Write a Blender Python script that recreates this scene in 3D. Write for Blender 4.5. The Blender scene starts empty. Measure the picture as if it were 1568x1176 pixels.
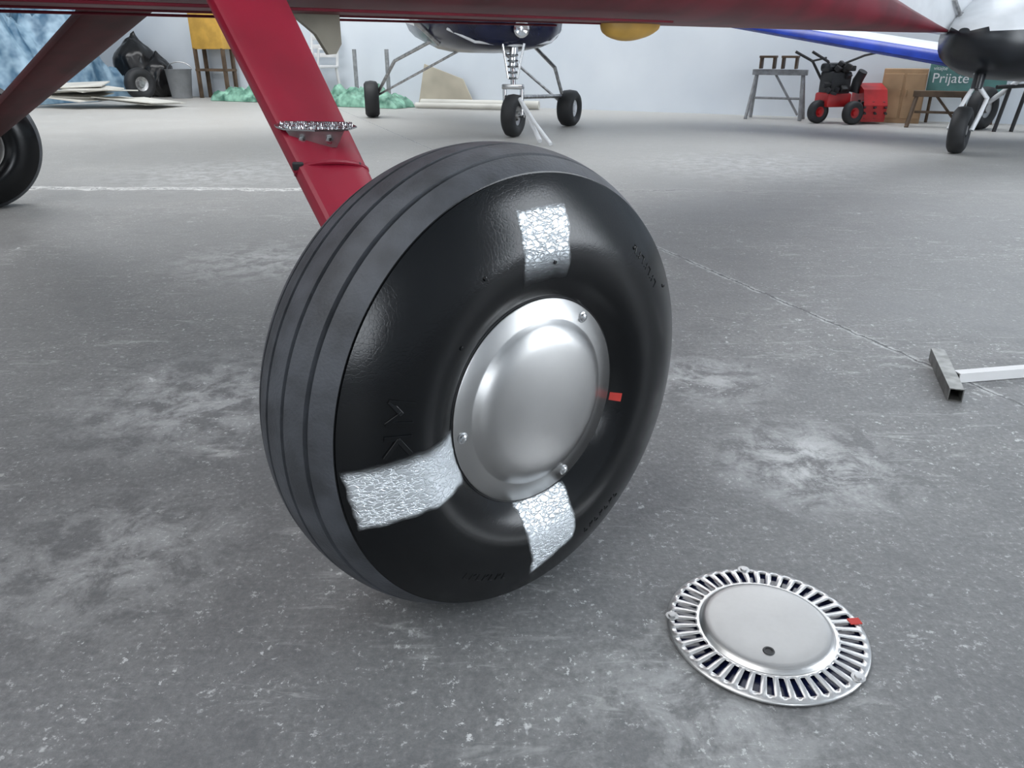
import bpy, bmesh, math, random
from mathutils import Vector, Matrix, noise
random.seed(7)
scene=bpy.context.scene
try:
    scene.view_settings.view_transform='Standard'
    scene.view_settings.look='None'
except Exception: pass
scene.view_settings.exposure=0.0
COL=scene.collection

# ---------------------------------------------------------------- materials
def nt(name):
    m=bpy.data.materials.new(name); m.use_nodes=True
    t=m.node_tree; b=t.nodes['Principled BSDF']
    return m,t,b
def mat(name,c,rough=.5,metal=0.,var=.12,scale=8.,bump=0.,bscale=60.,spec=.5,coat=0.,c2=None,detail=2):
    m,t,b=nt(name); N=t.nodes; L=t.links
    b.inputs['Roughness'].default_value=rough; b.inputs['Metallic'].default_value=metal
    b.inputs['Specular IOR Level'].default_value=spec
    b.inputs['Coat Weight'].default_value=coat
    tc=N.new('ShaderNodeTexCoord'); n=N.new('ShaderNodeTexNoise'); n.inputs['Scale'].default_value=scale; n.inputs['Detail'].default_value=detail
    L.new(tc.outputs['Object'],n.inputs['Vector'])
    r=N.new('ShaderNodeValToRGB'); L.new(n.outputs['Fac'],r.inputs['Fac'])
    lo=[max(0,x*(1-var)) for x in c]; hi=[min(1,x*(1+var)) for x in (c2 or c)]
    r.color_ramp.elements[0].position=.35; r.color_ramp.elements[1].position=.65
    r.color_ramp.elements[0].color=(*lo,1); r.color_ramp.elements[1].color=(*hi,1)
    L.new(r.outputs['Color'],b.inputs['Base Color'])
    if bump>0:
        n2=N.new('ShaderNodeTexNoise'); n2.inputs['Scale'].default_value=bscale; n2.inputs['Detail'].default_value=2
        L.new(tc.outputs['Object'],n2.inputs['Vector'])
        bp=N.new('ShaderNodeBump'); bp.inputs['Strength'].default_value=bump; bp.inputs['Distance'].default_value=.005
        L.new(n2.outputs['Fac'],bp.inputs['Height']); L.new(bp.outputs['Normal'],b.inputs['Normal'])
    return m
def emis(name,c,s):
    m,t,b=nt(name)
    b.inputs['Emission Color'].default_value=(*c,1); b.inputs['Emission Strength'].default_value=s
    b.inputs['Base Color'].default_value=(*c,1)
    return m

M_red=mat('red_paint',(.22,.006,.022),.42,var=.15,scale=5,spec=.4)
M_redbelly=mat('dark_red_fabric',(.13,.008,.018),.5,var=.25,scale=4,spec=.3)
M_redshade=mat('shaded_red_paint',(.075,.010,.012),.55,var=.35,scale=7,spec=.3)  # darker red with the far leg's shade put into the colour
M_yel=mat('yellow_paint',(.62,.36,.07),.45)
M_beige=mat('beige_metal',(.30,.27,.20),.5)
M_white=mat('white_paint',(.72,.74,.76),.35,var=.05)
M_whitep=mat('white_plastic',(.7,.7,.7),.5,var=.05)
M_navy=mat('navy_paint',(.006,.009,.035),.22,var=.2)
M_blue=mat('blue_paint',(.012,.05,.42),.25,var=.2)
M_black=mat('black_paint',(.008,.010,.014),.3,var=.3)
M_rubber=mat('rubber_matte',(.016,.017,.019),.6,var=.3)
M_chrome=mat('chrome',(.62,.63,.64),.18,metal=1,var=.05)
M_steel=mat('dull_steel',(.42,.42,.42),.40,metal=1,var=.25,scale=30)
M_tube=mat('bare_square_tube_steel',(.20,.20,.19),.42,metal=.7,var=.3,scale=40)
M_galv=mat('gray_painted_steel',(.26,.27,.28),.5,var=.2,scale=20)
M_dark=mat('dark_metal',(.02,.02,.022),.5,var=.3)
M_tarp=mat('blue_tarp',(.08,.20,.33),.45,var=.35,scale=6,c2=(.22,.32,.40),bump=.2,bscale=15)
M_green=mat('green_tarp',(.08,.24,.17),.5,var=.35,scale=9,c2=(.22,.42,.32))
M_bag=mat('black_plastic_bag',(.010,.010,.011),.25,var=.3)
M_wood=mat('plywood',(.42,.27,.15),.6,var=.15,scale=5)
M_wood2=mat('dark_wood',(.10,.065,.04),.65,var=.3)
M_card=mat('cardboard',(.46,.42,.34),.8,var=.15,scale=3)
M_board=mat('pale_board',(.62,.61,.56),.7,var=.12,scale=3)
M_orange=mat('snowblower_red',(.42,.018,.02),.4,var=.2)
M_teal=mat('teal_sign',(.08,.20,.19),.5,var=.12)
M_redmark=mat('red_mark',(.48,.03,.02),.6)
M_gray=mat('gray_plastic',(.22,.23,.24),.5)
M_ceil=mat('ceiling_paint',(.62,.64,.66),.8,var=.05,scale=1)

def alu(name,base,rough):
    m,t,b=nt(name); N=t.nodes; L=t.links
    b.inputs['Metallic'].default_value=1
    tc=N.new('ShaderNodeTexCoord'); n=N.new('ShaderNodeTexNoise'); n.inputs['Scale'].default_value=220; n.inputs['Detail'].default_value=2
    L.new(tc.outputs['Object'],n.inputs['Vector'])
    mr=N.new('ShaderNodeMapRange'); mr.inputs['To Min'].default_value=rough-.05; mr.inputs['To Max'].default_value=rough+.07
    L.new(n.outputs['Fac'],mr.inputs['Value']); L.new(mr.outputs['Result'],b.inputs['Roughness'])
    n2=N.new('ShaderNodeTexNoise'); n2.inputs['Scale'].default_value=14; n2.inputs['Detail'].default_value=3
    L.new(tc.outputs['Object'],n2.inputs['Vector'])
    r=N.new('ShaderNodeValToRGB'); r.color_ramp.elements[0].color=(base*.9,base*.89,base*.88,1); r.color_ramp.elements[1].color=(base*1.1,base*1.09,base*1.07,1)
    L.new(n2.outputs['Fac'],r.inputs['Fac']); L.new(r.outputs['Color'],b.inputs['Base Color'])
    return m
M_alu=alu('satin_aluminium',.46,.33)
M_alu2=alu('polished_aluminium',.62,.34)
M_disc=alu('dull_disc_aluminium',.42,.42)

def sidewall():
    m,t,b=nt('glossy_tyre_sidewall'); N=t.nodes; L=t.links
    tc=N.new('ShaderNodeTexCoord')
    b.inputs['Base Color'].default_value=(.0030,.0036,.0043,1)
    b.inputs['Roughness'].default_value=.2
    b.inputs['Specular IOR Level'].default_value=.33
    v=N.new('ShaderNodeTexVoronoi'); v.inputs['Scale'].default_value=230; v.feature='DISTANCE_TO_EDGE'
    L.new(tc.outputs['Object'],v.inputs['Vector'])
    mr=N.new('ShaderNodeMapRange'); mr.inputs['From Max'].default_value=.10; L.new(v.outputs['Distance'],mr.inputs['Value'])
    n3=N.new('ShaderNodeTexNoise'); n3.inputs['Scale'].default_value=60; n3.inputs['Detail'].default_value=3; L.new(tc.outputs['Object'],n3.inputs['Vector'])
    ad=N.new('ShaderNodeMath'); ad.operation='ADD'; L.new(mr.outputs['Result'],ad.inputs[0]); L.new(n3.outputs['Fac'],ad.inputs[1])
    bp=N.new('ShaderNodeBump'); bp.inputs['Strength'].default_value=.05; bp.inputs['Distance'].default_value=.001
    L.new(ad.outputs[0],bp.inputs['Height']); L.new(bp.outputs['Normal'],b.inputs['Normal'])
    return m
M_side=sidewall()
def highlight_foil():
    # added foil imitating gloss highlights on the sidewall: uniform metallised colour,
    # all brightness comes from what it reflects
    m,t,b=nt('standin_highlight_foil'); N=t.nodes; L=t.links
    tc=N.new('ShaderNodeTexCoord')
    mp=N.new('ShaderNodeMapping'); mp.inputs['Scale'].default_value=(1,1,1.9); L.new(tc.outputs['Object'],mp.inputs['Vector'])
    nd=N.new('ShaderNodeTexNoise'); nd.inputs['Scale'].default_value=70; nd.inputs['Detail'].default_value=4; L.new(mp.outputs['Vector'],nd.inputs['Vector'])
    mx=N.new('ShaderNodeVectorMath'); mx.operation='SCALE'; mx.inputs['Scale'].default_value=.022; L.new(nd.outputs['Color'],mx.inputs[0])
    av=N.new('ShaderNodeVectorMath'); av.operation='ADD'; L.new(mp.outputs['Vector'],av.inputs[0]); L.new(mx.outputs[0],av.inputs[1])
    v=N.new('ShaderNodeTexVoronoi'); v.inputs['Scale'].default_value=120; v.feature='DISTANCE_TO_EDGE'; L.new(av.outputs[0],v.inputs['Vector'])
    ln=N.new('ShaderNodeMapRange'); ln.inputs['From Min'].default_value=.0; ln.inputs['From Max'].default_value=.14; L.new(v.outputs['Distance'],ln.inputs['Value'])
    at=N.new('ShaderNodeAttribute'); at.attribute_name='highlight_cover'
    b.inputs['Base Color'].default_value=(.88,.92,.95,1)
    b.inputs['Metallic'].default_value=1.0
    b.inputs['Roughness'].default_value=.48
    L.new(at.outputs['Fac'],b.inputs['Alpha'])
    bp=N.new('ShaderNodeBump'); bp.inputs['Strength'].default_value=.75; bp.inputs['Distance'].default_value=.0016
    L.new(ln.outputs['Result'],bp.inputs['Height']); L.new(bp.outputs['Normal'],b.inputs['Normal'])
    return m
M_highlight=highlight_foil()
M_tread=mat('tread_rubber',(.044,.048,.056),.6,var=.3,scale=25,bump=.15,bscale=300)

def floor_mat():
    m,t,b=nt('worn_concrete'); N=t.nodes; L=t.links
    tc=N.new('ShaderNodeTexCoord'); P=tc.outputs['Object']
    def noi(sc,det=3,rough=.6,dist=0,vec=None):
        n=N.new('ShaderNodeTexNoise'); n.inputs['Scale'].default_value=sc; n.inputs['Detail'].default_value=det
        n.inputs['Roughness'].default_value=rough; n.inputs['Distortion'].default_value=dist
        L.new(vec or P,n.inputs['Vector']); return n.outputs['Fac']
    def mapr(x,a,b_,c=0,d=1):
        n=N.new('ShaderNodeMapRange'); n.inputs['From Min'].default_value=a; n.inputs['From Max'].default_value=b_
        n.inputs['To Min'].default_value=c; n.inputs['To Max'].default_value=d; L.new(x,n.inputs['Value']); return n.outputs['Result']
    def mth(op,x,y=None):
        n=N.new('ShaderNodeMath'); n.operation=op
        for i,v in enumerate((x,y)):
            if v is None: continue
            if isinstance(v,(int,float)): n.inputs[i].default_value=v
            else: L.new(v,n.inputs[i])
        return n.outputs[0]
    def mix(f,a,c):
        n=N.new('ShaderNodeMix'); n.data_type='RGBA'
        L.new(f,n.inputs['Factor'])
        for s,v in (('A',a),('B',c)):
            i=[k for k in n.inputs if k.name==s and k.type=='RGBA'][0]
            if isinstance(v,tuple): i.default_value=(*v,1)
            else: L.new(v,i)
        return [k for k in n.outputs if k.type=='RGBA'][0]
    nA=noi(.6,4); nB=noi(1.9,6,.7,.8); nC=noi(14,5,.75,.4); nF=noi(120,3,.75)
    sx=N.new('ShaderNodeSeparateXYZ'); L.new(P,sx.inputs[0])
    base=mix(mapr(nA,.35,.65),(.175,.178,.180),(.245,.246,.244))
    base=mix(mapr(nB,.30,.46,.45,0),base,(.115,.118,.122))
    base=mix(mapr(nB,.52,.72,0,.5),base,(.38,.38,.37))
    base=mix(mapr(nC,.38,.5,.3,0),base,(.10,.103,.108))
    base=mix(mapr(nF,.35,.65,.5,0),base,(.075,.08,.085))
    base=mix(mapr(sx.outputs['Y'],1.5,7,0,.65),base,(.56,.545,.51))  # far floor paled in the base colour to stand for reflected light
    mp=N.new('ShaderNodeMapping'); mp.inputs['Rotation'].default_value=(0,0,.5); mp.inputs['Scale'].default_value=(7,38,1); L.new(P,mp.inputs['Vector'])
    sc=noi(1,5,.75,.8,mp.outputs['Vector'])
    base=mix(mth('MULTIPLY',mapr(sc,.56,.66,0,.5),mapr(nB,.45,.58)),base,(.50,.51,.50))
    dens=mapr(nB,.40,.58,.12,1)
    spk=mth('MULTIPLY',mapr(noi(55,4,.8),.605,.645),dens)
    base=mix(mth('MULTIPLY',spk,.85),base,(.62,.63,.63))
    spk3=mth('MULTIPLY',mapr(nC,.65,.69),dens)
    base=mix(mth('MULTIPLY',spk3,.85),base,(.60,.61,.61))
    spk2=mth('MULTIPLY',mapr(nF,.61,.67),mapr(nC,.45,.62,.10,1))
    base=mix(mth('MULTIPLY',spk2,.7),base,(.58,.59,.59))
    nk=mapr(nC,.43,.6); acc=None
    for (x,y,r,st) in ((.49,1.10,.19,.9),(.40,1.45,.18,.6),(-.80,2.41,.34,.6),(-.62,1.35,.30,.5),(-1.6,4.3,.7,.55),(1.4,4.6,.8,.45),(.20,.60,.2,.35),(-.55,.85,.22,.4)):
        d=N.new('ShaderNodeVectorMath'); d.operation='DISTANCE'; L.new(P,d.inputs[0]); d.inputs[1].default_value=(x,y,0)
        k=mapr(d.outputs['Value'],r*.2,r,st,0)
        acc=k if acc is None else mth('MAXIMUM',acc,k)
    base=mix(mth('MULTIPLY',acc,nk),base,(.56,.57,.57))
    wob=mapr(nC,0,1,-.02,.02); wob2=mth('ADD',mapr(nC,.2,.8,-.05,.05),mapr(nB,.2,.8,-.05,.05))
    def jd(p,q,w_):
        p=Vector(p);q=Vector(q);d=(q-p).normalized(); nx,ny=-d.y,d.x; c=nx*p.x+ny*p.y
        v=mth('ADD',mth('ADD',mth('MULTIPLY',sx.outputs['X'],nx),mth('MULTIPLY',sx.outputs['Y'],ny)),-c)
        return mth('ABSOLUTE',mth('ADD',v,w_))
    def jl(v,w,colr,st,br,ext=None):
        k=mth('MULTIPLY',mapr(v,w*.5,w,1,0),mapr(nC,br,br+.12))
        if ext is not None: k=mth('MULTIPLY',k,ext)
        return mix(mth('MULTIPLY',k,st),base,colr)
    v1=jd((.05,3.8),(.93,1.43),wob); v2=jd((-2.3,3.81),(.68,3.74),wob2)
    base=jl(v1,.013,(.55,.56,.56),.7,.42); base=jl(v1,.004,(.04,.04,.045),.85,.3)
    ex=mapr(sx.outputs['X'],-.9,.1,1,.12)
    base=jl(v2,.045,(.68,.68,.66),.95,.34,ex); base=jl(v2,.010,(.06,.06,.06),.8,.35,mapr(sx.outputs['X'],.4,1.2,1,.3))
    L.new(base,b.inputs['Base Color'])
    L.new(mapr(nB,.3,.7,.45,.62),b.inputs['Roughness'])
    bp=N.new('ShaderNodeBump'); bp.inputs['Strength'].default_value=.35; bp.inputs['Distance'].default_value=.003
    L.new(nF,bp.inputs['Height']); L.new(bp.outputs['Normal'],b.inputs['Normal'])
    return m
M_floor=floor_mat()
def wall_mat():
    m,t,b=nt('painted_wall'); N=t.nodes; L=t.links
    tc=N.new('ShaderNodeTexCoord'); n=N.new('ShaderNodeTexNoise'); n.inputs['Scale'].default_value=.8; n.inputs['Detail'].default_value=5
    L.new(tc.outputs['Object'],n.inputs['Vector'])
    r=N.new('ShaderNodeValToRGB'); r.color_ramp.elements[0].position=.3; r.color_ramp.elements[1].position=.7
    r.color_ramp.elements[0].color=(.62,.68,.75,1); r.color_ramp.elements[1].color=(.76,.81,.86,1)
    L.new(n.outputs['Fac'],r.inputs['Fac']); L.new(r.outputs['Color'],b.inputs['Base Color']); b.inputs['Roughness'].default_value=.8
    return m
M_wall=wall_mat()

# ---------------------------------------------------------------- mesh helpers
def empty(name,loc=(0,0,0)):
    e=bpy.data.objects.new(name,None); e.empty_display_size=.1; e.location=loc; COL.objects.link(e); return e
def finish(name,bm,m,parent=None,smooth=True,angle=40,loc=(0,0,0)):
    me=bpy.data.meshes.new(name); bmesh.ops.recalc_face_normals(bm,faces=bm.faces); bm.to_mesh(me); bm.free()
    ms=m if isinstance(m,(list,tuple)) else [m]
    for k in ms: me.materials.append(k)
    if smooth:
        me.polygons.foreach_set('use_smooth',[True]*len(me.polygons))
        try: me.set_sharp_from_angle(angle=math.radians(angle))
        except Exception: pass
    o=bpy.data.objects.new(name,me); COL.objects.link(o)
    if parent:
        o.parent=parent; o.location=Vector(loc)-parent.location
    else: o.location=loc
    return o
def W(name,bm,m,parent=None,smooth=True,angle=40):
    return finish(name,bm,m,parent,smooth,angle,(0,0,0))
def Wc(name,bm,m,e,**k):
    return W(name,bm,m,e,**k)
def basis(d):
    d=Vector(d).normalized(); a=d.cross(Vector((0,0,1)))
    if a.length<1e-3: a=Vector((1,0,0))
    a.normalize(); b=a.cross(d); return d,a,b
def add_tube(bm,pts,r,seg=12,cap=True,r2=None):
    pts=[Vector(p) for p in pts]; rings=[]
    n=len(pts)
    for i,p in enumerate(pts):
        if i==0: d=pts[1]-p
        elif i==n-1: d=p-pts[i-1]
        else: d=(pts[i+1]-p).normalized()+(p-pts[i-1]).normalized()
        d,a,b=basis(d)
        if i and a.dot(pa)<0: a=-a;b=-b
        pa=a
        rr=r if r2 is None else r+(r2-r)*i/(n-1)
        rings.append([bm.verts.new(p+(a*math.cos(t)+b*math.sin(t))*rr) for t in [2*math.pi*k/seg for k in range(seg)]])
    for i in range(n-1):
        for k in range(seg):
            bm.faces.new((rings[i][k],rings[i][(k+1)%seg],rings[i+1][(k+1)%seg],rings[i+1][k]))
    if cap: bm.faces.new(rings[0]); bm.faces.new(rings[-1])
def add_box(bm,c,size,rot=None,bev=0.):
    b2=bmesh.new(); bmesh.ops.create_cube(b2,size=1)
    bmesh.ops.scale(b2,vec=Vector(size),verts=b2.verts)
    if bev>0: bmesh.ops.bevel(b2,geom=b2.edges[:],offset=bev,segments=2,affect='EDGES',profile=.5)
    M=Matrix.Translation(Vector(c))@(rot.to_4x4() if rot is not None else Matrix.Identity(4))
    bmesh.ops.transform(b2,matrix=M,verts=b2.verts)
    vm={v:bm.verts.new(v.co) for v in b2.verts}
    for f in b2.faces: bm.faces.new([vm[v] for v in f.verts])
    b2.free()
def loft(bm,secs,cap=True,close=True):
    rings=[[bm.verts.new(Vector(p)) for p in s] for s in secs]; n=len(rings[0])
    for i in range(len(rings)-1):
        for k in range(n if close else n-1):
            bm.faces.new((rings[i][k],rings[i][(k+1)%n],rings[i+1][(k+1)%n],rings[i+1][k]))
    if cap: bm.faces.new(rings[0]); bm.faces.new(rings[-1])
    return rings
def revolve(bm,c,n,prof,seg=128,midx=None,clampz=None):
    c=Vector(c); n,a,b=basis(n); rings=[]
    for (o,r) in prof:
        if r<1e-6:
            rings.append([bm.verts.new(c+n*o)]); continue
        rings.append([bm.verts.new(c+n*o+(a*math.cos(t)+b*math.sin(t))*r) for t in [2*math.pi*k/seg for k in range(seg)]])
    for i in range(len(rings)-1):
        A,B=rings[i],rings[i+1]
        for k in range(seg):
            k2=(k+1)%seg
            if len(A)==1 and len(B)==1: continue
            if len(A)==1: f=bm.faces.new((A[0],B[k2],B[k]))
            elif len(B)==1: f=bm.faces.new((A[k],A[k2],B[0]))
            else: f=bm.faces.new((A[k],A[k2],B[k2],B[k]))
            if midx: f.material_index=midx[i]
    if clampz is not None:
        for v in bm.verts:
            if v.co.z<clampz: v.co.z=clampz
def R3(z=0,x=0,y=0): return (Matrix.Rotation(z,3,'Z')@Matrix.Rotation(y,3,'Y')@Matrix.Rotation(x,3,'X'))
def rot_from(xdir,up=(0,0,1)):
    x=Vector(xdir).normalized(); z=Vector(up); z=(z-x*z.dot(x)).normalized(); y=z.cross(x)
    return Matrix((x,y,z)).transposed()

# ---------------------------------------------------------------- room shell
E1=Vector((.8976,-.4408,0)); NI=Vector((-.4408,-.8976,0))
C0=Vector((-5.67,12.3,0))
HL,HR,HD,HH=-6.0,14.7,21.0,5.0
def hp(s,d,z=0): return C0+E1*s+NI*d+Vector((0,0,z))
RW=rot_from(E1)
bm=bmesh.new()
vs=[bm.verts.new(hp(s,d)) for s,d in ((HL-.3,-.3),(HR+.3,-.3),(HR+.3,HD+1),(HL-.3,HD+1))]; bm.faces.new(vs)
W('floor',bm,M_floor,smooth=False)
bm=bmesh.new(); add_box(bm,hp(HL-.15,HD/2,HH/2),(.3,HD,HH),RW); W('wall_left',bm,M_wall,smooth=False)
bm=bmesh.new(); add_box(bm,hp((HL+HR)/2,HD/2,HH+.1),(HR-HL+.6,HD+.6,.2),RW); W('ceiling',bm,M_ceil,smooth=False)
M_pane=emis('daylit_pane',(.88,.94,1.0),10.0)
M_pane2=emis('daylit_frosted_pane',(.90,.95,1.0),5.0)
WB=[(10.6,13.4,2.3,3.7)]
WR=[(5.0,7.0,.25,3.6),(12.0,14.5,1.2,3.2)]
def wall_with(name,wins,L0,L1,fn,dirsize):
    bm=bmesh.new()
    def seg(a,b_,z0,z1):
        if b_-a>1e-3 and z1-z0>1e-3: add_box(bm,fn((a+b_)/2,(z0+z1)/2),dirsize(b_-a,z1-z0,.3),RW)
    x=L0
    for (a,b_,z0,z1) in wins:
        seg(x,a,0,HH); seg(a,b_,0,z0); seg(a,b_,z1,HH); x=b_
    seg(x,L1,0,HH)
    W(name,bm,M_wall,smooth=False)
wall_with('wall_back',WB,HL-.3,HR+.3,lambda s,z:hp(s,-.15,z),lambda l,h,t:(l,t,h))
wall_with('wall_right',WR,0,HD,lambda d,z:hp(HR+.15,d,z),lambda l,h,t:(t,l,h))
wi=0
for back,(a,b_,z0,z1) in [(True,w) for w in WB]+[(False,w) for w in WR]:
    wi+=1
    ctr=hp((a+b_)/2,-.1,(z0+z1)/2) if back else hp(HR+.1,(a+b_)/2,(z0+z1)/2)
    e=empty('window_%d'%wi,ctr); RR=RW if back else RW@R3(-math.pi/2)
    bm=bmesh.new(); add_box(bm,(0,0,0),(b_-a,.02,z1-z0),RR); finish('pane',bm,M_pane2 if back else M_pane,e,False,loc=ctr)
    bm=bmesh.new(); w_=b_-a; h_=z1-z0
    for k in range(4): add_box(bm,RR@Vector((-w_/2+k*w_/3,-.03,0)),(.05,.05,h_),RR)
    for z in (-.5,.5): add_box(bm,RR@Vector((0,-.03,z*h_)),(w_,.05,.05),RR)
    finish('frame',bm,M_white,e,False,loc=ctr)
e=empty('door_1',hp(HL+2.2,HD+.1,0)); bm=bmesh.new()
add_box(bm,Vector((0,0,2.3)),(4.2,.08,4.5),RW)
for k in range(9): add_box(bm,RW@Vector((-2.0+k*.5,.06,2.3)),(.06,.05,4.5),RW)
finish('sliding_leaf',bm,M_galv,e,False,loc=e.location)

# ---------------------------------------------------------------- main wheel
TI=math.radians(.9); AZ=math.radians(41.14)
NW=Vector((math.sin(AZ)*math.cos(TI),-math.cos(AZ)*math.cos(TI),math.sin(TI)))
TW=Vector((.753,.658,0))
CW=Vector((-.0269,.8338,.2621)); R=.27
SIDE=[]
for k in range(19):
    r=.1182+(.2452-.1182)*k/18
    if r<.166: x=.1030-(.1030-.0825)*((.166-r)/(.166-.1182))**2
    else: x=.1030-(.1030-.0765)*((r-.166)/(.2452-.166))**1.8
    SIDE.append((x,r))
def tyre_profile():
    pts=[];mi=[]
    side=SIDE
    for x,r in side: pts.append((-x,r)); mi.append(0)
    grooves=[-.038,-.013,.018,.049]
    def crown(x): return .27-.0235*abs(x/.0745)**2.3
    out=[(-.0745,crown(.0745))]
    for g in grooves:
        st=out[-1][0]
        for k in range(1,5):
            xx=st+(g-.0026-st)*k/4; out.append((xx,crown(xx)))
        out.append((g-.0017,crown(g)-.0070)); out.append((g+.0017,crown(g)-.0070)); out.append((g+.0026,crown(g+.0026)))
    st=out[-1][0]
    for k in range(1,6): xx=st+(.0745-st)*k/5; out.append((xx,crown(xx)))
    pts+= [(-.0750,.2435)]; mi.append(0)
    for p in out: pts.append(p); mi.append(1)
    pts+= [(.0750,.2435)]; mi.append(0)
    for x,r in reversed(side): pts.append((x,r)); mi.append(0)
    mi=mi[:-1]; mi[len(side)+len(out)]=0
    return pts,mi
def make_wheel(name,c,n,detail=True):
    c=Vector(c); n=Vector(n).normalized()
    e=empty(name,c)
    prof,mi=tyre_profile()
    bm=bmesh.new(); revolve(bm,(0,0,0),n,prof,seg=288,midx=mi,clampz=-c.z+.001)
    finish('tyre',bm,[M_side,M_tread],e,loc=c,angle=38)
    bm=bmesh.new(); revolve(bm,(0,0,0),n,[(-.078,.121),(-.086,.117),(-.080,.110),(-.03,.10),(-.03,.04),(-.09,.036),(-.09,0)],seg=96)
    finish('rim',bm,M_alu,e,loc=c)
    bm=bmesh.new(); add_tube(bm,[-n*.15,-n*.03],.022,20); finish('axle',bm,M_steel,e,loc=c)
    nn,a,b=basis(n)
    bm=bmesh.new(); revolve(bm,(0,0,0),n,[(.074,.1205),(.0825,.1196),(.0838,.1182),(.0825,.1165),(.074,.112)],seg=128); finish('rim_ring',bm,M_dark,e,loc=c)
    bm=bmesh.new()
    revolve(bm,(0,0,0),n,[(.0805,.1160),(.0840,.1170),(.0850,.1162),(.0866,.0965),(.0876,.0945),(.0915,.0900),(.0955,.0840),(.0982,.0770),(.0997,.0700),(.1008,.0620),(.1020,.0520),(.1032,.0400),(.1041,.0250),(.1044,.010),(.1044,0)],seg=160)
    finish('hubcap',bm,M_alu,e,loc=c,angle=50)
    bm=bmesh.new()
    for ang in (52,184,292):
        t=math.radians(ang) ; p=n*.0855+(-a*math.cos(t)+b*math.sin(t))*.1070
        revolve(bm,p,n,[(0,.0062),(.0012,.0062),(.0016,.0045),(.0036,.0040),(.0044,.0025),(.0046,0)],seg=20)
    finish('screws',bm,M_chrome,e,loc=c)
    s=sorted((r,x) for x,r in SIDE)
    def sw(r):
        r=max(s[0][0],min(s[-1][0],r))
        for i in range(len(s)-1):
            if s[i][0]<=r<=s[i+1][0]:
                k=(r-s[i][0])/(s[i+1][0]-s[i][0]); return s[i][1]+(s[i+1][1]-s[i][1])*k
        return .09
    bm=bmesh.new()
    def pos(t,r): return (a*math.cos(t)+b*math.sin(t))*r+n*(sw(r)+.0002)
    def stroke(pts,w=.0024,h=.0018,base=0,rb=.193):
        P=[pos(math.radians(base)-u/rb,rb+v) for (u,v) in pts]
        for i in range(len(P)-1):
            d=(P[i+1]-P[i]); L=d.length; add_box(bm,(P[i]+P[i+1])/2,(L+w,w*2,h*2),rot_from(d,n),bev=.0004)
    base=9
    stroke([(-.030,-.012),(-.030,.012)],base=base); stroke([(-.030,.012),(-.020,.0),(-.010,.012)],base=base); stroke([(-.010,.012),(-.010,-.012)],base=base)
    stroke([(.004,.012),(.004,-.012)],base=base); stroke([(.022,.012),(.006,.0),(.022,-.012)],base=base)
    for base in (150,250,305):
        for q in range(7):
            u=q*.010
            stroke([(u,-.004),(u,.004)],w=.0007,h=.0006,base=base,rb=.205)
            if q%2==0: stroke([(u,.004),(u+.005,.004)],w=.0007,h=.0006,base=base,rb=.205)
            else: stroke([(u,0),(u+.005,-.004)],w=.0007,h=.0006,base=base,rb=.205)
    finish('moulded_letters',bm,M_side,e,loc=c,smooth=False)
    bm=bmesh.new()
    for ang,r in ((155,.224),(92,.160),(40,.150),(62,.18),(132,.205)):
        t=math.radians(ang); revolve(bm,(a*math.cos(t)+b*math.sin(t))*r+n*sw(r),n,[(-.001,.0026),(.0014,.0020),(.0018,0)],seg=12)
    finish('moulding_nubs',bm,M_side,e,loc=c)
    bm=bmesh.new(); t=math.radians(193); g=[]
    for i in range(7):
        row=[]
        for j in range(5):
            r=.1205+.0125*i/6; tt=t+(j/4-.5)*.08
            row.append(bm.verts.new((a*math.cos(tt)+b*math.sin(tt))*(r)+n*(sw(r)+.0007)))
        g.append(row)
    for i in range(6):
        for j in range(4): bm.faces.new((g[i][j],g[i+1][j],g[i+1][j+1],g[i][j+1]))
    finish('red_mark',bm,M_redmark,e,loc=c,smooth=False)
    if detail:
        # made-up foil pieces standing in for sidewall highlights; (x,z) in the wheel plane, x pointing aft
        def highlight_patch(nm,quad,dens):
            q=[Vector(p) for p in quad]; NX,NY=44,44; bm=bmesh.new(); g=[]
            lay=bm.verts.layers.float.new('highlight_cover')
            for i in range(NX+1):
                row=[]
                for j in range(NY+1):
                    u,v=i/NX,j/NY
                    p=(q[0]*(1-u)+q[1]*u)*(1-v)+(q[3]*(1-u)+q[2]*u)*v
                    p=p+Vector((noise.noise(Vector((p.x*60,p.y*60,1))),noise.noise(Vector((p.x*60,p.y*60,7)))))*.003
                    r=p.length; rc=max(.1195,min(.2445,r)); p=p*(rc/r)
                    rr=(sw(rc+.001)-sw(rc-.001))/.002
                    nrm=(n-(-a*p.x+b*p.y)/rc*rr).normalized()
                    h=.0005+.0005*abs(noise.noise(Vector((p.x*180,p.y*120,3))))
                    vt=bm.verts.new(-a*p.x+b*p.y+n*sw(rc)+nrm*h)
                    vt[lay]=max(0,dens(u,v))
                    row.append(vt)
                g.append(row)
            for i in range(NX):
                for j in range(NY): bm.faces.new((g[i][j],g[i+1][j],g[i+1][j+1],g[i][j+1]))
            finish(nm,bm,M_highlight,e,loc=c,angle=80)
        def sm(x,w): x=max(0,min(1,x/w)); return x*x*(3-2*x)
        highlight_patch('highlight_patch_top',[(-.038,.216),(.030,.216),(.028,.140),(-.036,.140)],
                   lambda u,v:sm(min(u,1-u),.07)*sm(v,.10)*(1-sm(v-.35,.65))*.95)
        highlight_patch('highlight_patch_side',[(-.243,.002),(-.119,.010),(-.106,-.060),(-.232,-.068)],
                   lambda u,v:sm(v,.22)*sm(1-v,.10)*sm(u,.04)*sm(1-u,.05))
        highlight_patch('highlight_patch_bottom',[(-.042,-.113),(.040,-.113),(.048,-.19),(-.020,-.220)],
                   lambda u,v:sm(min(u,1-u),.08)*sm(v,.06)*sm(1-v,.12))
    return e
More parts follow.
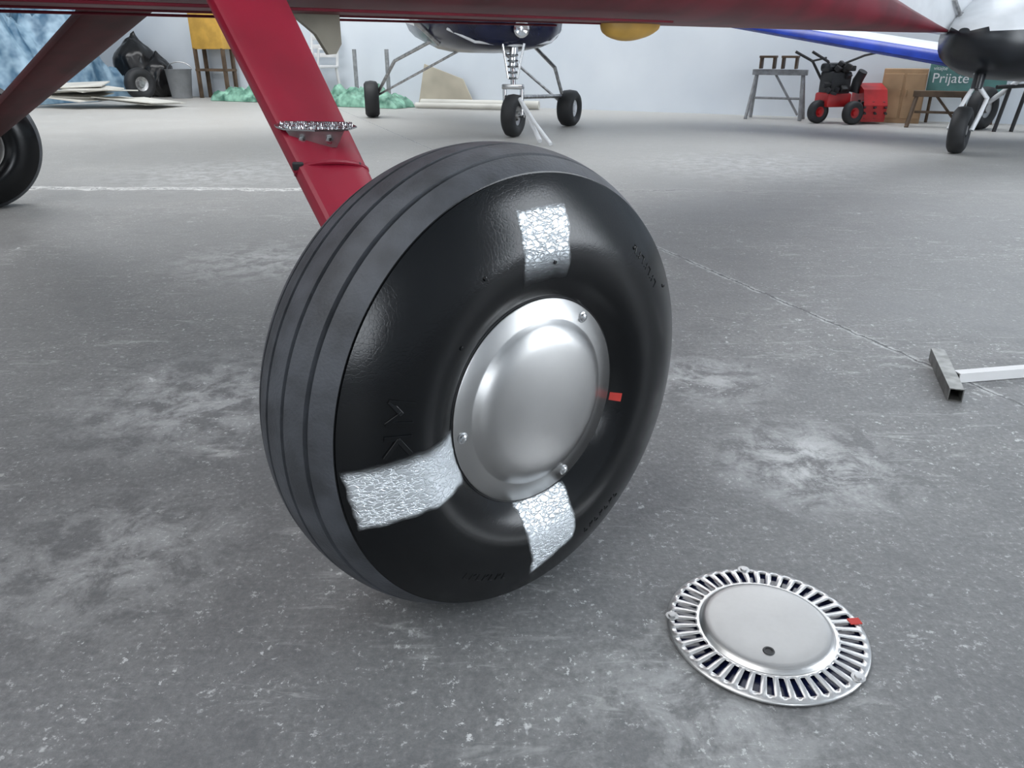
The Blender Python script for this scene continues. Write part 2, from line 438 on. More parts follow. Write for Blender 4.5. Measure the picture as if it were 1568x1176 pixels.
make_wheel('aircraft_wheel',CW,NW)
make_wheel('aircraft_wheel',Vector((-2.25,3.30,.2621)),Vector((-.658,.753,.015)),False)

# ---------------------------------------------------------------- landing-gear legs
def leg(name,p0,p1,c0,c1,chord,m,th=.030):
    e=empty(name,p0); p0=Vector(p0);p1=Vector(p1); ax=(p1-p0).normalized()
    ch=Vector(chord); ch=(ch-ax*ch.dot(ax)).normalized(); tn=ax.cross(ch)
    secs=[]
    prof=[(-.5,.12),(-.485,.38),(-.44,.5),(-.2,.5),(.2,.5),(.40,.42),(.49,.22),(.5,.0),(.49,-.22),(.40,-.42),(.2,-.5),(-.2,-.5),(-.44,-.5),(-.485,-.38),(-.5,-.12)]
    for k in range(9):
        f=k/8; c=c0+(c1-c0)*f; p=p0.lerp(p1,f)
        secs.append([p+ch*(x*c)+tn*(y*th) for x,y in prof])
    bm=bmesh.new(); loft(bm,secs); W('faired_leg',bm,m,e,angle=35)
    return e,ax,ch,tn
P0=Vector((-.115,.935,.25)); P1=Vector((-.528,1.60,.79))
e,ax,ch,tn=leg('landing_gear_leg',P0,P1,.088,.150,TW,M_red)
sp=P0.lerp(P1,.47)
rs=rot_from((.97,.16,-.03),(-.05,-.25,1))
X=rs.col[0];Y=rs.col[1];Z=rs.col[2]
pc=sp+Vector((.014,-.036,.010))
out=[(-.060,.003),(-.048,.016),(-.02,.020),(.03,.020),(.050,.014),(.061,.0),(.048,-.014),(.0,-.020),(-.045,-.016),(-.057,-.006)]
bm=bmesh.new(); loft(bm,[[pc+X*x+Y*y for x,y in out],[pc+X*x+Y*y+Z*.0025 for x,y in out]])
W('step_plate',bm,M_chrome,e,smooth=False)
bm=bmesh.new()
for k in range(38):
    x=-.052+.104*k/37
    for yy in (-.012,-.004,.004,.012):
        add_box(bm,pc+X*(x+.001*random.random())+Y*(yy*.95+.002*random.random())+Z*.0032,(.0012,.004,.0022),rs@R3(random.random()))
W('step_grip',bm,M_chrome,e,smooth=False)
bm=bmesh.new()
for s in (-1,1):
    loft(bm,[[pc+X*x+Y*y+Z*z for x,y,z in ((-.042,s*.012,-.001),(.042,s*.012,-.001),(.030,s*.010,-.026),(-.028,s*.010,-.026))],
             [pc+X*x+Y*y+Z*z for x,y,z in ((-.042,s*.015,-.001),(.042,s*.015,-.001),(.030,s*.013,-.026),(-.028,s*.013,-.026))]])
W('step_bracket',bm,M_steel,e,smooth=False)
bm=bmesh.new()
for x in (-.02,.020): revolve(bm,pc+X*x-Y*.015-Z*.014,-Y,[(0,.006),(.004,.0055),(.005,0)],seg=6)
W('bolts',bm,M_chrome,e)
bm=bmesh.new()
for f,w in ((.375,.112),):
    p=P0.lerp(P1,f); c=w
    add_tube(bm,[p+ch*(c*.50*math.cos(t))+tn*(.019*math.sin(t)) for t in [2*math.pi*k/24 for k in range(25)]],.004,8)
W('clamp_band',bm,M_red,e)
bm=bmesh.new(); p=P0.lerp(P1,.385)
for s in(-1,1): add_box(bm,p+ch*(.045*s)+Vector((0,-.016,.004)),(.016,.006,.012),rs,bev=.002)
W('clamp_tab',bm,M_dark,e,smooth=False)
leg('landing_gear_leg',Vector((-2.12,3.14,.27)),Vector((-1.04,2.36,.76)),.10,.19,TW,M_redshade)

# ---------------------------------------------------------------- red airplane fuselage
FC=Vector((-1.05,2.03,0)); FN=Vector((.658,-.753,0))
e=empty('red_airplane',FC+Vector((0,0,.9)))
def fsec(t,hw,zb,zt,n=28):
    s=[]
    for k in range(n):
        a=2*math.pi*k/n; ca,sa=math.cos(a),math.sin(a)
        x=hw*math.copysign(abs(ca)**.6,ca); z=(zb+zt)/2+(zt-zb)/2*math.copysign(abs(sa)**.6,sa)
        s.append(FC+TW*t+FN*x+Vector((0,0,z)))
    return s
secs=[fsec(t,hw,zb,zt) for t,hw,zb,zt in ((-1.6,.30,.85,1.35),(-1.45,.48,.74,1.48),(-1.0,.58,.715,1.60),(0,.62,.712,1.75),(1.0,.60,.712,1.75),(2.0,.48,.712,1.35),(3.0,.33,.712,1.05),(3.6,.24,.712,.93),(4.2,.16,.712,.835),(4.7,.09,.713,.765),(4.98,.04,.716,.735))]
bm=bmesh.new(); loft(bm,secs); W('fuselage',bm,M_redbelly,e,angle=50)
def fp(t,s,z): return FC+TW*t+FN*s+Vector((0,0,z))
bm=bmesh.new()
for s in (-.30,.0,.30): add_tube(bm,[fp(t,s,.711) for t in (-1,0,1,1.9)],.004,8)
W('belly_stringers',bm,M_redbelly,e)
bm=bmesh.new()
fin=[(3.55,.88),(4.2,.80),(4.75,.72),(5.02,.705),(5.22,.715),(5.33,.78),(5.42,.95),(5.55,1.35),(5.50,1.75),(5.30,1.9),(4.95,1.85),(4.6,1.5),(4.1,1.1)]
loft(bm,[[fp(t,-.035,z) for t,z in fin],[fp(t,.035,z) for t,z in fin]])
bmesh.ops.bevel(bm,geom=[x for x in bm.edges],offset=.02,segments=3,affect='EDGES')
W('tail_fin',bm,M_white,e,angle=50)
bm=bmesh.new(); revolve(bm,fp(5.10,.04,.80),FN,[(0,.035),(.02,.034),(.022,.02),(.0,.018),(-.01,0)],seg=20); add_tube(bm,[fp(4.95,.05,.90),fp(5.05,.06,.82),fp(5.12,.06,.74)],.012,8)
W('tail_fitting',bm,M_steel,e)
bm=bmesh.new(); secs=[]
for f in [k/14 for k in range(15)]:
    w=.002+.045*math.sin(math.pi*f)**.5 if 0<f<1 else .002
    hgt=.004+.062*(math.sin(math.pi*f**.8)**.55) if 0<f<1 else .003
    secs.append([fp(1.84+.36*f,0+w*math.cos(a),.716-hgt*max(0,math.sin(a))) for a in [math.pi*k/10 for k in range(11)]])
loft(bm,secs); W('belly_fairing',bm,M_yel,e,angle=60)
bm=bmesh.new()
bl=[(.55,.72),(.71,.72),(.71,.635),(.69,.608),(.665,.606),(.63,.66)]
loft(bm,[[fp(t,.0,z) for t,z in bl],[fp(t,.018,z) for t,z in bl]])
W('blade_antenna',bm,M_beige,e,smooth=False)

# ---------------------------------------------------------------- wheel cover lying on the floor
PC=Vector((.2941,.7023,0)); e=empty('wheel_cover',PC)
bm=bmesh.new()
NS=44; sub=4; seg=NS*sub
radii=[(.1130,.0030),(.1128,.0050),(.1115,.0064),(.1045,.0075),(.0805,.0092),(.0780,.0094),(.0758,.0090),(.0745,.0102),(.0725,.0130),(.0690,.0142),(.0640,.0146),(.050,.0149),(.025,.0151),(0,.0151)]
rings=[]
for r,z in radii:
    if r==0: rings.append([bm.verts.new((0,0,z))]); continue
    rings.append([bm.verts.new((r*math.cos(2*math.pi*k/seg),r*math.sin(2*math.pi*k/seg),z)) for k in range(seg)])
for i in range(len(rings)-1):
    A,B=rings[i],rings[i+1]
    for k in range(seg):
        k2=(k+1)%seg
        if i==3 and (k%sub) in (0,1) : continue
        if len(B)==1: f=bm.faces.new((A[k],A[k2],B[0]))
        else: f=bm.faces.new((A[k],A[k2],B[k2],B[k]))
        f.material_index=1 if i>=8 else 0
o=finish('slotted_disc',bm,[M_alu2,M_disc],e,loc=PC,angle=50)
sm_=o.modifiers.new('sheet','SOLIDIFY'); sm_.thickness=.0006; sm_.offset=-1
bm=bmesh.new(); revolve(bm,(0,0,.0022),(0,0.0001,1),[(0,.108),(.0006,.108),(.0006,0)],seg=96); finish('slot_shade_disc',bm,M_navy,e,loc=PC)  # dark disc added to paint the shade seen through the slots
bm=bmesh.new()
for (dx,dy) in ((.004,.1075),(-.105,.020),(.075,-.077)):
    p=Vector((dx,dy,.0070))
    revolve(bm,p,(0,.0001,1),[(0,.0075),(.001,.0075),(.0012,.0045),(.003,.004),(.0032,0)],seg=24)
finish('screws',bm,M_steel,e,loc=PC)
bm=bmesh.new(); p=Vector((-.012,-.046,.0146))
revolve(bm,p,(0,.0001,1),[(0,.0068),(.0014,.0060),(.0012,.0042),(.0004,.004),(.0004,0)],seg=24); finish('centre_grommet',bm,M_dark,e,loc=PC)
bm=bmesh.new(); add_box(bm,(.1065,.010,.0080),(.014,.010,.001),R3(.1)); finish('red_mark',bm,M_redmark,e,loc=PC,smooth=False)

# ---------------------------------------------------------------- tow bar (square tube)
def sqtube(bm,p,q,w,wall=.002):
    p=Vector(p);q=Vector(q);d=(q-p);rt=rot_from(d);y=rt.col[1];z=rt.col[2]
    o=[(-1,-1),(1,-1),(1,1),(-1,1)]; h=w/2;k=h-wall
    A=[[bm.verts.new(P+y*(a*s)+z*(b*s)) for a,b in o] for P,s in ((p,h),(q,h),(q,k),(p,k))]
    for i in range(4):
        for j in range(4):
            bm.faces.new((A[i][j],A[i][(j+1)%4],A[(i+1)%4][(j+1)%4],A[(i+1)%4][j]))
e=empty('tow_bar',(.9,1.43,0))
bm=bmesh.new(); sqtube(bm,(.850,1.340,.0135),(.922,1.555,.0135),.026); W('cross_tube',bm,M_tube,e,smooth=False)
bm=bmesh.new(); sqtube(bm,(.902,1.436,.0115),(2.0,1.64,.0115),.020); W('long_tube',bm,M_whitep,e,smooth=False)

def small_wheel(parent,c,n,R_,w,hub=M_alu,nm='wheel'):
    bm=bmesh.new(); k=R_
    prof=[(-w*.35,k*.45),(-w*.5,k*.62),(-w*.5,k*.82),(-w*.36,k*.96),(0,k),(w*.36,k*.96),(w*.5,k*.82),(w*.5,k*.62),(w*.35,k*.45)]
    revolve(bm,c,n,prof,seg=48,clampz=.001); W(nm+'_tyre',bm,M_rubber,parent,angle=60)
    bm=bmesh.new(); revolve(bm,c,n,[(-w*.42,0),(-w*.42,k*.2),(-w*.2,k*.25),(-w*.32,k*.47),(w*.32,k*.47),(w*.2,k*.25),(w*.42,k*.2),(w*.42,0)],seg=32); W(nm+'_hub',bm,hub,parent)

# ---------------------------------------------------------------- ultralight (tricycle gear)
e=empty('ultralight_airplane',(-.2,6.8,.9))
D=Vector((-.33,.944,0)).normalized(); S_=Vector((D.y,-D.x,0))
F0=Vector((.05,6.18,0))
def usec(t,hw,zb,zt,n=24,pw=.75):
    out=[]
    for k in range(n):
        a=2*math.pi*k/n; ca,sa=math.cos(a),math.sin(a)
        out.append(F0+D*t+S_*(hw*math.copysign(abs(ca)**pw,ca))+Vector((0,0,(zb+zt)/2+(zt-zb)/2*math.copysign(abs(sa)**pw,sa))))
    return out
L=[(0,.12,.70,.92),(.06,.30,.64,.98),(.25,.45,.61,1.05),(.6,.52,.59,1.12),(1.2,.52,.59,1.25),(2.0,.42,.66,1.25),(2.7,.22,.78,1.15),(3.3,.10,.92,1.1)]
bm=bmesh.new(); r=loft(bm,[usec(*x) for x in L])
for f in bm.faces: f.material_index=0 if f.calc_center_median().z<.86 else 1
Wc('fuselage',bm,[M_navy,M_white],e,angle=60)
bm=bmesh.new(); add_box(bm,F0+D*.05+Vector((0,0,.86)),(.34,.08,.10),rot_from(S_),bev=.02); Wc('cowl_intake',bm,M_dark,e)
bm=bmesh.new(); revolve(bm,F0-D*.03+Vector((.0,0,.755)),-D,[(0,.055),(.03,.06),(.035,.045),(.02,.02),(.025,0)],seg=24); Wc('landing_light',bm,M_chrome,e)
bm=bmesh.new(); add_tube(bm,[F0+D*.30-S_*.46+Vector((0,0,.76)),F0+D*.12-S_*.30+Vector((0,0,.67)),F0+D*.05+Vector((0,0,.645)),F0+D*.12+S_*.30+Vector((0,0,.67)),F0+D*.30+S_*.46+Vector((0,0,.76))],.010,8); Wc('cowl_stripe',bm,M_white,e)
NWc=Vector((.01,6.20,.155))
small_wheel(e,NWc,(.93,-.36,0),.155,.11,nm='nose')
bm=bmesh.new()
top=Vector((.02,6.28,.70))
add_tube(bm,[top,Vector((.005,6.24,.50))],.032,14); add_tube(bm,[Vector((.005,6.24,.52)),Vector((.01,6.22,.36))],.020,12)
add_box(bm,(.008,6.22,.36),(.17,.05,.035),R3(-.37),bev=.008)
for s in (-.07,.07): add_tube(bm,[Vector((.01,6.22,.36))+Vector((.93,-.36,0))*s,NWc+Vector((.93,-.36,0))*s],.015,10)
add_tube(bm,[NWc-Vector((.93,-.36,0))*.09,NWc+Vector((.93,-.36,0))*.09],.014,10)
for z in (.42,.46,.50,.54,.58): revolve(bm,(.006,6.235,z),(0,0,1),[(-.008,.034),(0,.044),(.008,.034)],seg=16)
add_tube(bm,[Vector((.09,6.2,.66)),Vector((.04,6.2,.42))],.010,8)
add_tube(bm,[Vector((-.07,6.2,.66)),Vector((-.03,6.2,.42))],.008,8)
Wc('nose_strut',bm,M_chrome,e)
mw=[(Vector((-1.38,8.05,.17)),.17,Vector((.985,.17,0))),(Vector((.50,7.1,.15)),.15,Vector((.90,-.43,0)))]
for i,(c,rr,n) in enumerate(mw): small_wheel(e,c,n,rr,.14,hub=M_white,nm='main_%d'%i)
bm=bmesh.new()
rt=F0+D*.9
add_tube(bm,[rt-S_*.4+Vector((0,0,.70)),Vector((-1.1,7.8,.52)),Vector((-1.33,8.03,.20))],.016,10)
add_tube(bm,[rt+S_*.4+Vector((0,0,.70)),Vector((.36,6.98,.48)),Vector((.46,7.08,.17))],.016,10)
add_tube(bm,[rt+S_*.1+Vector((0,0,.66)),Vector((.46,7.08,.17))],.011,8)
add_tube(bm,[rt-S_*.1+Vector((0,0,.66)),Vector((-1.33,8.03,.20))],.011,8)
add_tube(bm,[Vector((.02,6.35,.28)),Vector((.45,7.08,.25))],.016,8)
add_tube(bm,[F0+D*.7-S_*.42+Vector((0,0,.66)),F0+D*.7-S_*1.0+Vector((0,0,1.15)),F0+D*.7-S_*1.8+Vector((0,0,1.95))],.022,10)
add_tube(bm,[F0+D*.7+S_*.42+Vector((0,0,.66)),F0+D*.7+S_*1.8+Vector((0,0,1.95))],.022,10)
Wc('gear_tubes',bm,M_steel,e)
bm=bmesh.new(); secs=[]
for k,x in enumerate((-2.3,-1.1,0,1.1,2.3)):
    secs.append([F0+D*(.65+ c)+S_*x+Vector((0,0,2.0+z)) for c,z in ((-.6,0),(-.55,.05),(-.3,.10),(.1,.08),(.6,.0),(.1,-.02),(-.4,-.03))])
loft(bm,secs); Wc('wing',bm,M_white,e,angle=60)
bm=bmesh.new(); add_tube(bm,[Vector((.06,6.10,.28)),Vector((.20,5.70,.02))],.016,8); add_tube(bm,[Vector((.06,6.10,.28)),Vector((.16,5.82,.14)),Vector((.27,5.55,.016))],.013,8)
Wc('tow_handle',bm,M_white,e)

# ---------------------------------------------------------------- blue airplane on the right
AX=Vector((.85,.53,0)).normalized(); AS=Vector((.53,-.85,0)).normalized(); T0=Vector((2.74,5.12,0))
e=empty('blue_airplane',T0+AX+Vector((0,0,.8)))
bm=bmesh.new(); A=Vector((3.02,5.45,.515)); B=Vector((1.40,7.10,.875)); secs=[]
sp_=(B-A).normalized(); cd=Vector((.72,.69,0)).normalized()
for f in (0,.33,.66,1.0):
    p=A.lerp(B,f); c=.95-.2*f
    secs.append([p+cd*(x*c)+Vector((0,0,z*c)) for x,z in ((0,-.005),(.01,.03),(.06,.065),(.2,.10),(.45,.10),(1,.0),(.45,-.015),(.15,-.035),(.04,-.03))])
loft(bm,secs)
for f in bm.faces:
    c=f.calc_center_median(); rel=(c-A); zz=c.z-(A.z+(B.z-A.z)*max(0,min(1,rel.dot(sp_)/(B-A).length)))
    f.material_index=0 if zz<.055 else 1
Wc('wing',bm,[M_blue,M_white],e,angle=60)
bm=bmesh.new()
def bsec(t,hw,zb,zt,n=24):
    o=T0+AX*t; out=[]
    for k in range(n):
        a=2*math.pi*k/n; ca,sa=math.cos(a),math.sin(a)
        out.append(o+AS*(hw*math.copysign(abs(ca)**.8,ca))+Vector((0,0,(zb+zt)/2+(zt-zb)/2*math.copysign(abs(sa)**.8,sa))))
    return out
loft(bm,[bsec(*x) for x in ((0,.04,.66,.74),(.05,.13,.58,.79),(.18,.26,.50,.84),(.4,.36,.44,.95),(.8,.42,.42,1.1),(1.4,.42,.47,1.2),(2.0,.26,.62,1.15),(2.7,.10,.8,1.1))])
for f in bm.faces: f.material_index=0 if f.calc_center_median().z<.74 else 1
Wc('fuselage',bm,[M_black,M_white],e,angle=60)
c=Vector((2.88,5.18,.145)); n=Vector((.80,-.60,0))
small_wheel(e,c,n,.145,.10,nm='nose')
bm=bmesh.new()
for s in (-.065,.065):
    add_tube(bm,[c+n*s,c+n*s+Vector((.05,.03,.10)),c+n*s*.9+Vector((.09,.05,.19)),c+n*s*.3+Vector((.08,.06,.25))],.014,10)
Wc('fork',bm,M_white,e)
bm=bmesh.new(); add_tube(bm,[c+Vector((.08,.06,.24)),c+Vector((.11,.10,.42))],.034,14); add_tube(bm,[c+Vector((.11,.10,.3)),c+Vector((.2,.2,.36))],.012,8); Wc('strut',bm,M_black,e)
bm=bmesh.new(); add_tube(bm,[c+Vector((.105,.09,.33)),c+Vector((.108,.095,.37))],.044,14); Wc('strut_collar',bm,M_chrome,e)
for i,s in enumerate((-1,1)):
    p=T0+AX*1.9+AS*(s*.8)
    small_wheel(e,p+Vector((0,0,.17)),AS,.17,.12,nm='main_%d'%i)
    bm=bmesh.new(); add_tube(bm,[p+Vector((0,0,.18)),p-AS*s*.5+Vector((0,0,.62))],.02,10); Wc('main_leg_%d'%i,bm,M_white,e)

# ---------------------------------------------------------------- snow blower
SB=Vector((2.94,7.45,0)); e=empty('snow_blower',SB)
def B_(name,c,s,m,rz=0.,bev=.01,rx=0):
    bm=bmesh.new(); add_box(bm,SB+Vector(c),s,R3(rz,rx),bev=bev); return Wc(name,bm,m,e)
B_('engine_block',(-.02,.0,.34),(.20,.20,.20),M_dark,.2,.02)
B_('fuel_tank',(-.04,.02,.47),(.20,.16,.08),M_black,.2,.03)
B_('chassis',(-.02,0,.20),(.24,.22,.12),M_orange,.2,.02)
for i,(x,y) in enumerate(((-.16,-.06),(.10,-.20))):
    c=SB+Vector((x,y,.10)); small_wheel(e,c,(.35,-.93,0),.10,.08,hub=M_orange,nm='drive_%d'%i)
bm=bmesh.new(); secs=[]
for x in (.20,.41):
    secs.append([SB+Vector((x,-.02+y,z)) for y,z in ((-.14,.02),(-.16,.16),(-.10,.29),(.04,.34),(.14,.26),(.16,.03))])
loft(bm,secs); Wc('auger_housing',bm,M_orange,e,smooth=False)
bm=bmesh.new()
for k in range(24):
    t=k*.7; p=SB+Vector((.16+.24*k/23,-.12+.06*math.cos(t),.12+.06*math.sin(t)))
    add_box(bm,p,(.02,.05,.012),R3(0,t))
Wc('auger',bm,M_dark,e,smooth=False)
bm=bmesh.new(); add_tube(bm,[SB+Vector((.16,0,.26)),SB+Vector((.18,0,.36)),SB+Vector((.20,-.04,.44))],.05,14,r2=.04); Wc('chute',bm,M_dark,e)
bm=bmesh.new()
for s in (0,.16): add_tube(bm,[SB+Vector((-.06+s*.4,.08-s,.28)),SB+Vector((-.20+s*.5,.14-s,.52)),SB+Vector((-.36+s*.6,.16-s,.60))],.012,8)
add_tube(bm,[SB+Vector((-.22,.12,.52)),SB+Vector((-.14,-.02,.55))],.009,8)
add_tube(bm,[SB+Vector((.02,-.02,.50)),SB+Vector((.18,-.06,.57)),SB+Vector((.32,-.06,.60))],.010,8)
Wc('handlebars',bm,M_dark,e)
bm=bmesh.new()
for k in range(12): add_box(bm,SB+Vector((-.02+random.uniform(-.12,.12),-.10+random.uniform(-.03,.03),.36+random.uniform(-.11,.2))),(.06,.05,.045),R3(random.random(),random.random()),bev=.008)
Wc('engine_parts',bm,M_dark,e)

# ---------------------------------------------------------------- workshop things along the back wall
def sawhorse(name,c,L_,H,mt):
    e=empty(name,c); c=Vector(c); bm=bmesh.new()
    add_box(bm,c+Vector((0,0,H)),(L_,.07,.05),RW,bev=.004)
    for s in (-1,1):
        for q in (-1,1):
            p=c+E1*(s*L_*.42); add_tube(bm,[p+Vector((0,0,H)),p+NI*(q*.13)+E1*(s*.04)],.018,6)
    add_tube(bm,[c+E1*(-L_*.42)+Vector((0,0,H*.45)),c+E1*(L_*.42)+Vector((0,0,H*.45))],.012,6)
    add_tube(bm,[c+E1*(-L_*.1)+Vector((0,0,H)),c+E1*(L_*.42)+Vector((0,0,H*.1))],.012,6)
    Wc('frame',bm,mt,e,smooth=False); return e
e=sawhorse('sawhorse',(2.54,7.85,0),.50,.42,M_galv)
bm=bmesh.new()
for x in (-.12,.08):
    c=Vector((2.54,7.85,.0))+E1*x
    add_box(bm,c+Vector((0,0,.555)),(.15,.14,.02),RW,bev=.003)
    for s in(-1,1): add_box(bm,c+E1*(s*.06)+Vector((0,0,.50)),(.02,.12,.10),RW,bev=.003)
Wc('wooden_stools',bm,M_wood2,e,smooth=False)
e=empty('wooden_cabinet',(3.57,7.50,0)); c=e.location.copy(); bm=bmesh.new()
add_box(bm,c+Vector((0,0,.23)),(.36,.20,.46),RW,bev=.004)
for x in (-.09,.09): add_box(bm,c+E1*x+NI*.105+Vector((0,0,.23)),(.16,.012,.38),RW,bev=.003)
for x in (-.02,.03): add_box(bm,c+E1*x+NI*.118+Vector((0,0,.26)),(.012,.02,.06),RW,bev=.003)
Wc('carcass',bm,M_wood,e,smooth=False)
sawhorse('workbench',(3.66,7.00,0),.42,.27,M_wood2)
e=empty('lettered_sign',(4.04,7.33,.385)); bm=bmesh.new()
RS=RW@R3(0,-.06)
add_box(bm,e.location,(.62,.02,.27),RS,bev=.003); Wc('board',bm,M_teal,e,smooth=False)
bm=bmesh.new()
for s in (-.26,.26): add_tube(bm,[e.location+E1*s-NI*.03+Vector((0,0,.1)),e.location+E1*s-NI*.03+Vector((0,.0,-.385))],.015,6)
Wc('legs',bm,M_wood2,e)
for txt,zz,xx,sz in (('Prijate M',-.04,-.28,.115),('vitajte',.065,-.28,.045)):
    cu=bpy.data.curves.new('lettering','FONT'); cu.body=txt; cu.size=sz; cu.extrude=.001
    o=bpy.data.objects.new('lettering',cu); COL.objects.link(o); cu.materials.append(M_white)
    o.parent=e; o.matrix_local=Matrix.Translation(E1*xx+NI*.016+Vector((0,0,zz)))@RS.to_4x4()@Matrix.Rotation(math.radians(90),4,'X')
def tarp(name,c,sx,sy,h,m,seed=0,res=44,rot=RW,folds=3.):
    e=empty(name,c); c=Vector(c); bm=bmesh.new(); g=[]
    for i in range(res+1):
        row=[]
        for j in range(res+1):
            u=i/res*2-1; v=j/res*2-1
            wob=1+.18*noise.noise(Vector((u*2,v*2,seed)))
            env=max(0,1-max(abs(u),abs(v))**2.2)
            z=h*env**.5*(.62+.55*noise.noise(Vector((u*folds,v*folds,seed+5)))+.25*abs(noise.noise(Vector((u*folds*3,v*folds*3,seed+9)))))
            row.append(bm.verts.new(c+rot@Vector((u*sx/2*wob,v*sy/2*wob,0))+Vector((0,0,max(.004,z)))))
        g.append(row)
    for i in range(res):
        for j in range(res): bm.faces.new((g[i][j],g[i+1][j],g[i+1][j+1],g[i][j+1]))
    Wc('cloth',bm,m,e,angle=70); return e
def bag(name,c,r,h,seed):
    e=empty(name,c); c=Vector(c); bm=bmesh.new(); bmesh.ops.create_icosphere(bm,subdivisions=4,radius=1)
    for v in bm.verts:
        d=v.co.normalized(); k=1+.22*noise.noise(d*2.2+Vector((seed,0,0)))+.10*abs(noise.noise(d*6+Vector((seed,3,0))))
        z=d.z*h/2*k+h*.45
        neck=.35+.65*min(1,max(0,(h*.95-z)/(h*.3))) if z>h*.65 else 1
        v.co=c+Vector((d.x*r*k*neck,d.y*r*k*neck,max(.002,z)))
    Wc('sack',bm,M_bag,e,angle=60)
tarp('covered_pile',(-6.9,10.9,0),3.0,1.9,1.9,M_tarp,3,res=60)
tarp('green_tarp',(-3.45,10.72,0),.9,.45,.22,M_green,8)
tarp('green_tarp',(-1.75,9.62,0),1.2,.36,.26,M_green,12)
bag('garbage_bag',(-5.30,11.75,0),.28,.85,1.3); bag('garbage_bag',(-4.95,11.62,0),.2,.6,5.1)
e=empty('spare_wheel',(-4.92,10.9,.2)); small_wheel(e,e.location.copy(),(.8,-.6,0),.2,.14,hub=M_steel)
e=empty('bucket',(-4.55,11.3,0)); bm=bmesh.new(); revolve(bm,e.location,(0,0,1),[(0.002,0),(0.002,.13),(.36,.17),(.37,.18),(.37,.165),(.03,.12),(.03,0)],seg=32); Wc('shell',bm,M_gray,e)
bm=bmesh.new(); add_tube(bm,[e.location+Vector((.17*math.cos(t),.05,.36+.10*math.sin(t))) for t in [math.pi*k/10 for k in range(11)]],.006,6); Wc('handle',bm,M_steel,e)
e=empty('yellow_cabinet',(-4.04,11.32,0)); c=e.location.copy(); bm=bmesh.new(); add_box(bm,c+Vector((0,0,.90)),(.56,.2,.56),RW,bev=.01); Wc('body',bm,M_yel,e)
bm=bmesh.new()
for s in (-.25,.25):
    for q in (-.08,.08): add_box(bm,c+E1*s+NI*q+Vector((0,0,.32)),(.04,.04,.64),RW)
add_box(bm,c+Vector((0,0,.36)),(.56,.2,.03),RW); Wc('stand',bm,M_wood2,e,smooth=False)
e=empty('board_stack',(-4.75,9.4,0)); bm=bmesh.new()
for k in range(8):
    add_box(bm,Vector((-4.8+random.uniform(-.5,.5),9.45+random.uniform(-.2,.2),.06+.025*k)),(.8,.5,.012),R3(random.uniform(-.6,.6),random.uniform(-.08,.08),random.uniform(-.07,.07)))
Wc('boards',bm,M_board,e,smooth=False)
e=empty('plastic_chair',(-2.45,10.35,0)); c=e.location.copy(); bm=bmesh.new()
add_box(bm,c+Vector((0,0,.42)),(.42,.42,.03),RW,bev=.01)
for s in (-1,1):
    for q in (-1,1): add_tube(bm,[c+E1*(.18*s)+NI*(.18*q)+Vector((0,0,.42)),c+E1*(.21*s)+NI*(.21*q)],.018,8)
    add_tube(bm,[c+E1*(.2*s)-NI*.18+Vector((0,0,.42)),c+E1*(.2*s)-NI*.24+Vector((0,0,.85))],.018,8)
    add_tube(bm,[c+E1*(.21*s)-NI*.22+Vector((0,0,.62)),c+E1*(.22*s)+NI*.18+Vector((0,0,.62)),c+E1*(.2*s)+NI*.19+Vector((0,0,.42))],.015,8)
for z in (.55,.65,.75,.85): add_box(bm,c-NI*.22+Vector((0,0,z)),(.4,.015,.05),RW,bev=.004)
Wc('frame',bm,M_whitep,e)
e=empty('cardboard_sheet',(-.85,9.80,0)); bm=bmesh.new(); c=e.location.copy()
loft(bm,[[c+E1*x-NI*.02+Vector((0,0,z)) for x,z in ((-.32,.02),(.45,.02),(.30,.30),(-.22,.46))],[c+E1*x-NI*.005+Vector((0,0,z)) for x,z in ((-.32,.02),(.45,.02),(.30,.30),(-.22,.46))]]); Wc('sheet',bm,M_card,e,smooth=False)
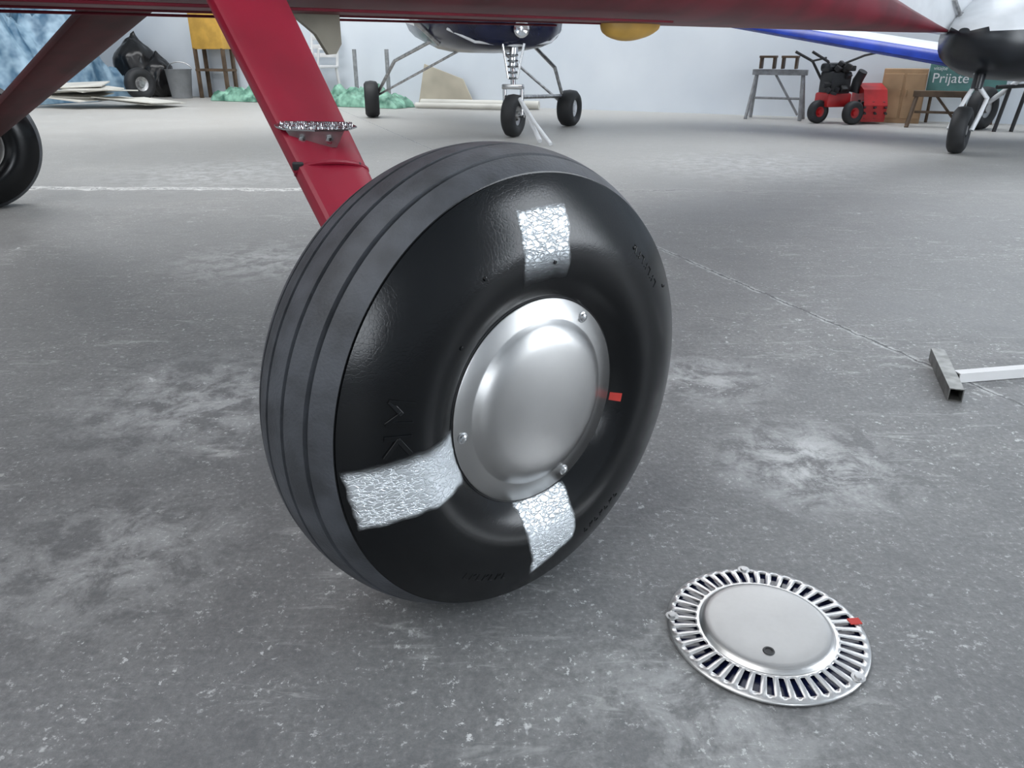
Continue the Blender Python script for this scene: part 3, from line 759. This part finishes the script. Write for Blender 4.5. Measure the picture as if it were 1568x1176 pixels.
e=empty('metal_pipe',(-.5,9.3,0)); bm=bmesh.new(); add_tube(bm,[Vector((-1.05,9.46,.05)),Vector((.3,9.05,.05))],.045,14); add_tube(bm,[Vector((-1.1,9.32,.035)),Vector((.1,8.95,.035))],.03,12); Wc('tubes',bm,M_board,e)
e=empty('steel_post',(-1.8,10.1,0)); bm=bmesh.new()
for x,y,h in ((-.12,10.18,.62),(.30,10.0,.62)): add_tube(bm,[Vector((-1.8+x,y,0)),Vector((-1.8+x,y,h))],.025,10); add_box(bm,(-1.8+x,y,.012),(.12,.12,.022))
Wc('posts',bm,M_galv,e)
e=empty('metal_trestle',(4.15,6.6,0)); bm=bmesh.new(); c=e.location.copy()
for k in range(4):
    add_tube(bm,[c+Vector((k*.14-.2,0,0)),c+Vector((k*.14-.12,.05,.36))],.016,8)
add_tube(bm,[c+Vector((-.25,.02,.34)),c+Vector((.5,.02,.38))],.016,8); Wc('bars',bm,M_dark,e)

# ---------------------------------------------------------------- light
w=bpy.data.worlds.new('overcast'); scene.world=w; w.use_nodes=True
bg=w.node_tree.nodes['Background']; bg.inputs['Color'].default_value=(.90,.95,1.0,1); bg.inputs['Strength'].default_value=1.25
def area(name,loc,sx,sy,power,col=(1,1,1),direction=(0,0,-1)):
    l=bpy.data.lights.new(name,'AREA'); l.shape='RECTANGLE'; l.size=sx; l.size_y=sy; l.energy=power; l.color=col
    o=bpy.data.objects.new(name,l); COL.objects.link(o); o.location=loc
    o.rotation_euler=Vector(direction).to_track_quat('-Z','Y').to_euler(); return o
area('ceiling_fill',hp(5.5,2.6,HH-.1),12,2.5,500,(.98,.99,1))  # added fill lamp under the closed ceiling, brightens the back
area('ceiling_fill',hp(7,12,HH-.1),8,6,420,(.98,.99,1))  # second added fill, over the near half of the hall
# ---------------------------------------------------------------- camera
cam=bpy.data.cameras.new('camera'); co=bpy.data.objects.new('camera',cam); COL.objects.link(co)
cam.sensor_width=36; cam.lens=36*1200/1600; cam.clip_start=.02
co.location=(0,0,.6212); co.rotation_euler=(math.pi/2-.4112,0,0)
scene.camera=co
